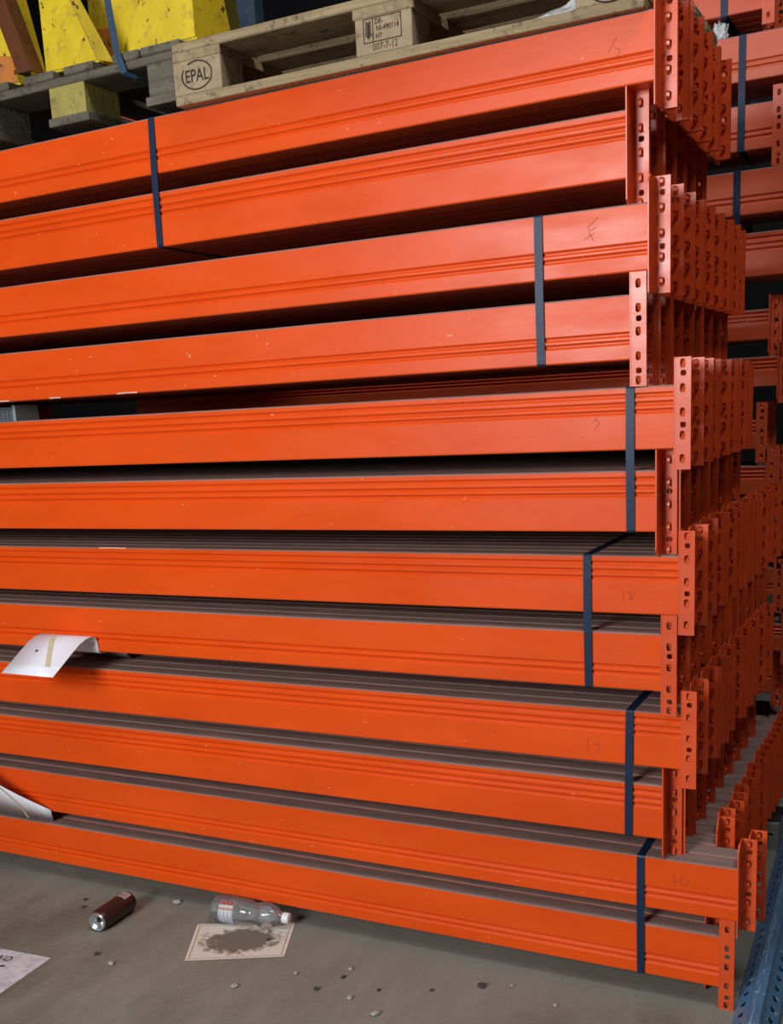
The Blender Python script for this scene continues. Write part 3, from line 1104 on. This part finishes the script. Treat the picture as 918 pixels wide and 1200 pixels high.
g.revolve([(0.0, 0.007), (0.0012, 0.007), (0.0012, 0.004), (0, 0.004), (0.0, 0.007)], 14, (-0.006, 0.0035, -0.004), (0, 1, 0), 0, False)
g.obj('ring_pull', ALU, b)
g = Geo()
vs = []
for i in range(9):
    a = math.radians(52 + 52 * i / 8)
    vs += [(0.0334 * math.cos(a), 0.110, 0.0334 * math.sin(a)), (0.0334 * math.cos(a), 0.143, 0.0334 * math.sin(a))]
g.add(vs, [(2 * i, 2 * i + 1, 2 * i + 3, 2 * i + 2) for i in range(8)])
o = g.obj('pale_label', mat('pale_pink_print', (0.42, 0.33, 0.31), 0.5), b)
o['label'] = 'small pale printed panel'
g = Geo()
for i in range(4):
    vs = []
    for j in range(5):
        a = math.radians(60 + 36 * j / 4)
        y = 0.116 + i * 0.006
        vs += [(0.0336 * math.cos(a), y, 0.0336 * math.sin(a)), (0.0336 * math.cos(a), y + 0.0022, 0.0336 * math.sin(a))]
    g.add(vs, [(2 * q, 2 * q + 1, 2 * q + 3, 2 * q + 2) for q in range(4)])
g.obj('print_lines', mat('dull_red_print', (0.16, 0.07, 0.06), 0.5), b)

# water bottle
b = thing('plastic_bottle', 'clear plastic bottle with white cap lying on the floor against the bottom beam', 'bottle', (-1.905, -0.022, 0.0404))
ax = Vector((0.245, 0.026, -0.0045)).normalized()
prof_b = [(0.0, 0.012), (0.002, 0.028), (0.012, 0.0345), (0.030, 0.0355), (0.060, 0.0350), (0.095, 0.0352), (0.118, 0.0345), (0.131, 0.0300), (0.138, 0.0282), (0.146, 0.0300),
          (0.160, 0.0340), (0.180, 0.0335), (0.200, 0.0275), (0.215, 0.0190), (0.224, 0.0130), (0.232, 0.0125)]
g = Geo()
prof_b = [(tt * 1.03, r * 1.13) for tt, r in prof_b]
g.revolve(prof_b, 36, (0, 0, 0), ax, 0, False)
me = g.mesh('bottle_body', [CLEAR], True)
link('bottle_body', me, b)
g = Geo()
g.revolve([(0.234, 0.0), (0.234, 0.0158), (0.2345, 0.0160), (0.252, 0.0160), (0.254, 0.0148), (0.2545, 0.0)], 22, (0, 0, 0), ax, 0, False)
g.obj('cap', mat('white_cap_plastic', (0.75, 0.77, 0.79), 0.4), b, True)
LABEL = mat('torn_printed_label', (0.7, 0.7, 0.72), 0.5)
t = NT(LABEL)
tc = t.n('ShaderNodeTexCoord')
sp = t.n('ShaderNodeSeparateXYZ')
t.l(tc.outputs['Object'], sp.inputs[0])
hm = t.n('ShaderNodeMapRange')
hm.inputs['From Min'].default_value = -0.036
hm.inputs['From Max'].default_value = 0.036
t.l(sp.outputs['Z'], hm.inputs['Value'])
band = t.ramp(hm.outputs[0], [(0.0, (0.35, 0.30, 0.48)), (0.70, (0.62, 0.62, 0.68)), (0.74, (0.45, 0.03, 0.05)), (0.86, (0.72, 0.70, 0.70)), (0.90, (0.4, 0.04, 0.06))])
wv = t.n('ShaderNodeTexWave', in_Scale=24.0, in_Distortion=0.6)
wv.bands_direction = 'X'
t.l(tc.outputs['Object'], wv.inputs['Vector'])
t.color(t.mix(t.ramp(wv.outputs['Fac'], [(0.45, G(0)), (0.7, G(0.45))]), band, (0.13, 0.30, 0.16)))
g = Geo()
u = Vector((0, 1, 0))
w_ = ax.cross(u).normalized()
u = w_.cross(ax).normalized()
vs = []
for i in range(15):
    a = math.radians(-150 + 215 * i / 14)
    # angle measured from the front (-y) upwards
    dv = (-u * math.cos(a) - w_ * math.sin(a)) if w_.z < 0 else (-u * math.cos(a) + w_ * math.sin(a))
    for tt in (0.036, 0.084):
        vs.append(ax * tt + dv * 0.0406)
g.add(vs, [(2 * i, 2 * i + 1, 2 * i + 3, 2 * i + 2) for i in range(14)])
g.obj('paper_label', LABEL, b, True)

# mud-smeared label sheet
c0 = Vector((-1.753, -0.1075, 0.0))
quad = [Vector((-1.835, -0.263, 0.0)), Vector((-1.584, -0.139, 0.0)), Vector((-1.660, 0.040, 0.0)), Vector((-1.933, -0.072, 0.0))]
b = thing('label_sheet', 'mud-smeared whitish label sheet lying flat on the floor below the bottle', 'sheet', c0)
ang = math.atan2(quad[1].y - quad[0].y, quad[1].x - quad[0].x)
b.rotation_euler = (0, 0, ang)
inv = Matrix.Rotation(-ang, 3, 'Z')
lq = [inv @ (p - c0) for p in quad]
g = Geo()
vs = [(p.x, p.y, 0.0006) for p in lq] + [(p.x, p.y, 0.0016) for p in lq]
g.add(vs, [(0, 1, 2, 3), (4, 5, 6, 7), (0, 1, 5, 4), (1, 2, 6, 5), (2, 3, 7, 6), (3, 0, 4, 7)])
g.obj('paper', MUDSHEET, b)
g = Geo()
for i in range(4):
    a, c = lq[i] * 0.94, lq[(i + 1) % 4] * 0.94
    d = (c - a).normalized()
    nn = Vector((-d.y, d.x, 0)) * 0.0012
    q = [a - nn, c - nn, c + nn, a + nn]
    g.add([(p.x, p.y, 0.0015) for p in q] + [(p.x, p.y, 0.0020) for p in q], [(0, 1, 2, 3), (4, 5, 6, 7), (0, 1, 5, 4), (1, 2, 6, 5), (2, 3, 7, 6), (3, 0, 4, 7)])
g.obj('printed_border', mat('faint_brown_print', (0.30, 0.24, 0.17), 0.8), b)
g = Geo()
for i in range(4):
    a, c = lq[i] * 0.985, lq[(i + 1) % 4] * 0.985
    d = (c - a).normalized()
    nn = Vector((-d.y, d.x, 0)) * 0.0035
    q = [a - nn, c - nn, c + nn, a + nn]
    g.add([(p.x, p.y, 0.0014) for p in q] + [(p.x, p.y, 0.0019) for p in q], [(0, 1, 2, 3), (4, 5, 6, 7), (0, 1, 5, 4), (1, 2, 6, 5), (2, 3, 7, 6), (3, 0, 4, 7)])
g.obj('clean_margin', mat('pale_paper_margin', (0.70, 0.65, 0.56), 0.8), b)

# handwritten sign, cut by the frame
b = thing('paper_sign', 'grubby white paper sign with black hand lettering at the lower left edge', 'sign', (-2.30, -0.50, 0))
e1 = (Vector((-2.400, -0.409, 0)) - Vector((-2.213, -0.395, 0))).normalized()     # top edge, right to left
e2 = (Vector((-2.202, -0.597, 0)) - Vector((-2.213, -0.395, 0))).normalized()     # right edge, down
tr = Vector((-2.213, -0.395, 0))
corner = [tr, tr + e1 * 0.297, tr + e1 * 0.297 + e2 * 0.205, tr + e2 * 0.205]
g = Geo()
loc = b.location
vs = [(p.x - loc.x, p.y - loc.y, 0.0005) for p in corner] + [(p.x - loc.x, p.y - loc.y, 0.0015) for p in corner]
g.add(vs, [(0, 1, 2, 3), (4, 5, 6, 7), (0, 1, 5, 4), (1, 2, 6, 5), (2, 3, 7, 6), (3, 0, 4, 7)])
g.obj('paper', PAPER, b)


def pen(parent, name, strokes, w):
    """strokes given as (distance left from the right edge, distance down from the top edge)"""
    g = Geo()
    for st in strokes:
        for (a, c) in zip(st[:-1], st[1:]):
            A_ = tr + e1 * a[0] + e2 * a[1] - loc
            C_ = tr + e1 * c[0] + e2 * c[1] - loc
            d = (C_ - A_).normalized()
            nn = Vector((-d.y, d.x, 0)) * w / 2
            A_ -= d * w * 0.25
            C_ += d * w * 0.25
            q = [A_ - nn, C_ - nn, C_ + nn, A_ + nn]
            g.add([(p.x, p.y, 0.0014) for p in q] + [(p.x, p.y, 0.0020) for p in q],
                  [(0, 1, 2, 3), (4, 5, 6, 7), (0, 1, 5, 4), (1, 2, 6, 5), (2, 3, 7, 6), (3, 0, 4, 7)])
    return g.obj(name, BLACK, parent)


pen(b, 'handwriting', [[(0.155, 0.048), (0.150, 0.030), (0.141, 0.050), (0.134, 0.028)],
                       [(0.129, 0.050), (0.121, 0.030), (0.112, 0.032), (0.107, 0.042), (0.114, 0.053), (0.129, 0.050)]], 0.0035)
pen(b, 'bold_lettering', [[(0.170, 0.120), (0.150, 0.068)], [(0.165, 0.118), (0.100, 0.078)]], 0.009)

# grit on the floor
GRIT = [(-2.083, 0.020, 0.010, 0), (-1.005, -0.085, 0.010, 1), (-1.677, -0.075, 0.006, 1), (-1.369, -0.178, 0.006, 1), (-1.302, -0.265, 0.007, 0), (-1.407, -0.258, 0.007, 1),
        (-2.384, -0.066, 0.006, 1), (-1.371, -0.135, 0.006, 0), (-0.934, -0.052, 0.005, 0), (-1.205, -0.308, 0.009, 0), (-2.02, -0.36, 0.008, 0), (-2.10, -0.33, 0.007, 1),
        (-1.62, -0.33, 0.008, 0), (-1.25, -0.20, 0.005, 1), (-1.12, -0.15, 0.005, 1), (-1.50, -0.21, 0.006, 0), (-0.80, -0.10, 0.005, 0), (-2.35, -0.11, 0.006, 1)]
gm = {}
for kind, mm in ((0, GREY), (1, DARKGRIT)):
    bm = bmesh.new()
    bmesh.ops.create_icosphere(bm, subdivisions=2, radius=1)
    rn = random.Random(kind)
    for vv in bm.verts:
        kq = 1 + rn.uniform(-0.3, 0.25)
        vv.co = Vector((vv.co.x * kq * 1.2, vv.co.y * kq, vv.co.z * kq * 0.62))
    zmin = min(vv.co.z for vv in bm.verts)
    for vv in bm.verts:
        vv.co.z -= zmin
    me = bpy.data.meshes.new('grit_chip')
    bm.to_mesh(me)
    bm.free()
    me.materials.append(mm)
    gm[kind] = me
GRIT_LABEL = ['pale stone chip at the foot of the stack, between the can and the bottle', 'largest dark crumb on the bare floor, below the middle of the bottom beam',
              'dark crumb lying on the mud-smeared label sheet', 'dark crumb midway between the label sheet and the largest crumb', 'second nearest pale chip to the lower photo edge, right of the label sheet',
              'dark crumb nearest to the pale chip right of the label sheet', 'upper of two dark crumbs left of the drinks can', 'pale chip closest to the bottom beam, right of the bottle cap',
              'tiny pale chip right of the largest dark crumb', 'pale chip nearest to the lower photo edge', 'pale chip right of the paper sign, on open floor', 'dark crumb above the pale chip right of the paper sign',
              'pale chip just below the label sheet', 'dark crumb left of the largest dark crumb', 'tiny dark crumb close to the largest dark crumb', 'pale chip right of the lower corner of the label sheet',
              'tiny pale chip furthest to the right on the floor', 'lower of two dark crumbs left of the drinks can']
for (x, y, s, kind), lab in zip(GRIT, GRIT_LABEL):
    o = link('grit_chip', gm[kind])
    o.location = (x, y, -0.0003)
    o.scale = (s, s, s)
    o.rotation_euler = (0, 0, random.uniform(0, 6))
    tag(o, lab, 'debris', 'pale chips on the floor' if kind == 0 else 'dark crumbs on the floor')

# ------------------------------------------------------------------ blue perforated upright lying on the floor at the right
U0, U1 = Vector((-0.316, -0.40, 0)), Vector((-0.374, 1.36, 0))
LEN = (U1 - U0).length
b = thing('rack_upright', 'scuffed blue perforated rack upright lying on the floor beside the stack', 'upright', U0, math.atan2(U1.y - U0.y, U1.x - U0.x) - math.pi / 2)


def holed_strip(p0, p1, n, hw, hl, phase=0.5):
    """strip between the 2D section points p0 and p1 (x, z), holes along y"""
    g = Geo()
    a, c = Vector((p0[0], 0, p0[1])), Vector((p1[0], 0, p1[1]))
    mid = (a + c) / 2
    across = (c - a).normalized()
    half = (c - a).length / 2
    nrm = across.cross(Vector((0, 1, 0))).normalized()
    st = LEN / n
    T = 0.0025
    for i in range(n):
        y0, y1 = i * st, (i + 1) * st
        yc = (y0 + y1) / 2
        P = lambda s, y: mid + across * s + Vector((0, y, 0))
        outer = [P(-half, y0), P(0, y0), P(half, y0), P(half, yc), P(half, y1), P(0, y1), P(-half, y1), P(-half, yc)]
        inner = [P(hw * math.cos(math.radians(q)) * k_, yc + hl * math.sin(math.radians(q)) * k_) for q, k_ in
                 ((225, 1.1), (270, 1), (315, 1.1), (0, 0.8), (45, 0.9), (90, 1), (135, 0.9), (180, 0.8))]
        vs = outer + inner + [p - nrm * T for p in outer + inner]
        fs = []
        for q in range(8):
            r = (q + 1) % 8
            fs += [(q, r, 8 + r, 8 + q), (16 + q, 24 + q, 24 + r, 16 + r), (8 + q, 8 + r, 24 + r, 24 + q)]
        g.add(vs, fs)
    return g


SEC = [(-0.052, 0.001), (-0.050, 0.022), (-0.018, 0.046), (-0.014, 0.058), (0.014, 0.058), (0.018, 0.046), (0.050, 0.022), (0.052, 0.001)]
g = Geo()
NH = 35
for i in range(7):
    if i in (1, 5):
        q = holed_strip(SEC[i], SEC[i + 1], NH, 0.0085, 0.013)
        g.add(q.v, q.f)
    else:
        (xa, za), (xb, zb) = SEC[i], SEC[i + 1]
        g.add([(xa, 0, za), (xb, 0, zb), (xb, LEN, zb), (xa, LEN, za)], [(0, 1, 2, 3)])
g.obj('post_section', BLUE, b)
g = Geo()
g.box((-0.046, 0.002, 0.001), (0.046, LEN - 0.002, 0.004))
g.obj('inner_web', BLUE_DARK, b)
g = Geo()
rn = random.Random(2)
for i in range(26):
    y = 0.15 + i * 0.05 + rn.uniform(-0.01, 0.01)
    x = rn.uniform(-0.008, -0.002)
    g.box((x, y, 0.0578), (x + rn.uniform(0.001, 0.003), y + rn.uniform(0.015, 0.06), 0.0584))
o = g.obj('scuff_marks', mat('pale_scuff', (0.28, 0.33, 0.38), 0.6), b)
o['kind'] = 'stuff'

# grey-green channel behind it, with a scrap of film on its end
b = thing('steel_channel', 'grey-green steel channel end with a slot, on the floor behind the blue upright', 'channel', (-0.448, 1.06, 0))
g = Geo()
cells = [(0.0005, 0.045, None), (0.045, 0.062, (0.004, 0.0535, 0.010, 0.0045)), (0.062, 0.092, None)]
q = perforated(cells, (-0.030, 0.030), 0.0, 0.003)
g.add(q.v, q.f)
g.obj('end_plate', GREYGREEN, b)
g = Geo()
g.box((-0.030, 0.003, 0.0005), (-0.026, 0.60, 0.092))
g.box((0.026, 0.003, 0.0005), (0.030, 0.60, 0.092))
g.box((-0.026, 0.003, 0.088), (0.026, 0.60, 0.092))
g.obj('channel_body', GREYGREEN, b)
g = Geo()
pts = [((0.010, 0.02, 0.0925), (1, 0, 0), (0, 0, 1)), ((0.010, 0.06, 0.105), (1, 0, 0.2), (0, 0, 1)), ((0.016, 0.10, 0.102), (1, 0, 0.3), (0, 0, 1)), ((0.012, 0.16, 0.0935), (1, 0, 0), (0, 0, 1))]
g.sweep(pts, 0.045, 0.001)
o = g.obj('tape_scrap', BLACK)
o.location = b.location
tag(o, 'scrap of black tape lying on the grey-green channel at the right edge', 'tape')
o = box_obj('concrete_block', (-0.445, 1.72, 0), (-0.33, 1.90, 0.17), GREYGREEN, None, 0.004)
tag(o, 'pale grey block on the floor at the right photo edge behind the channel', 'block')
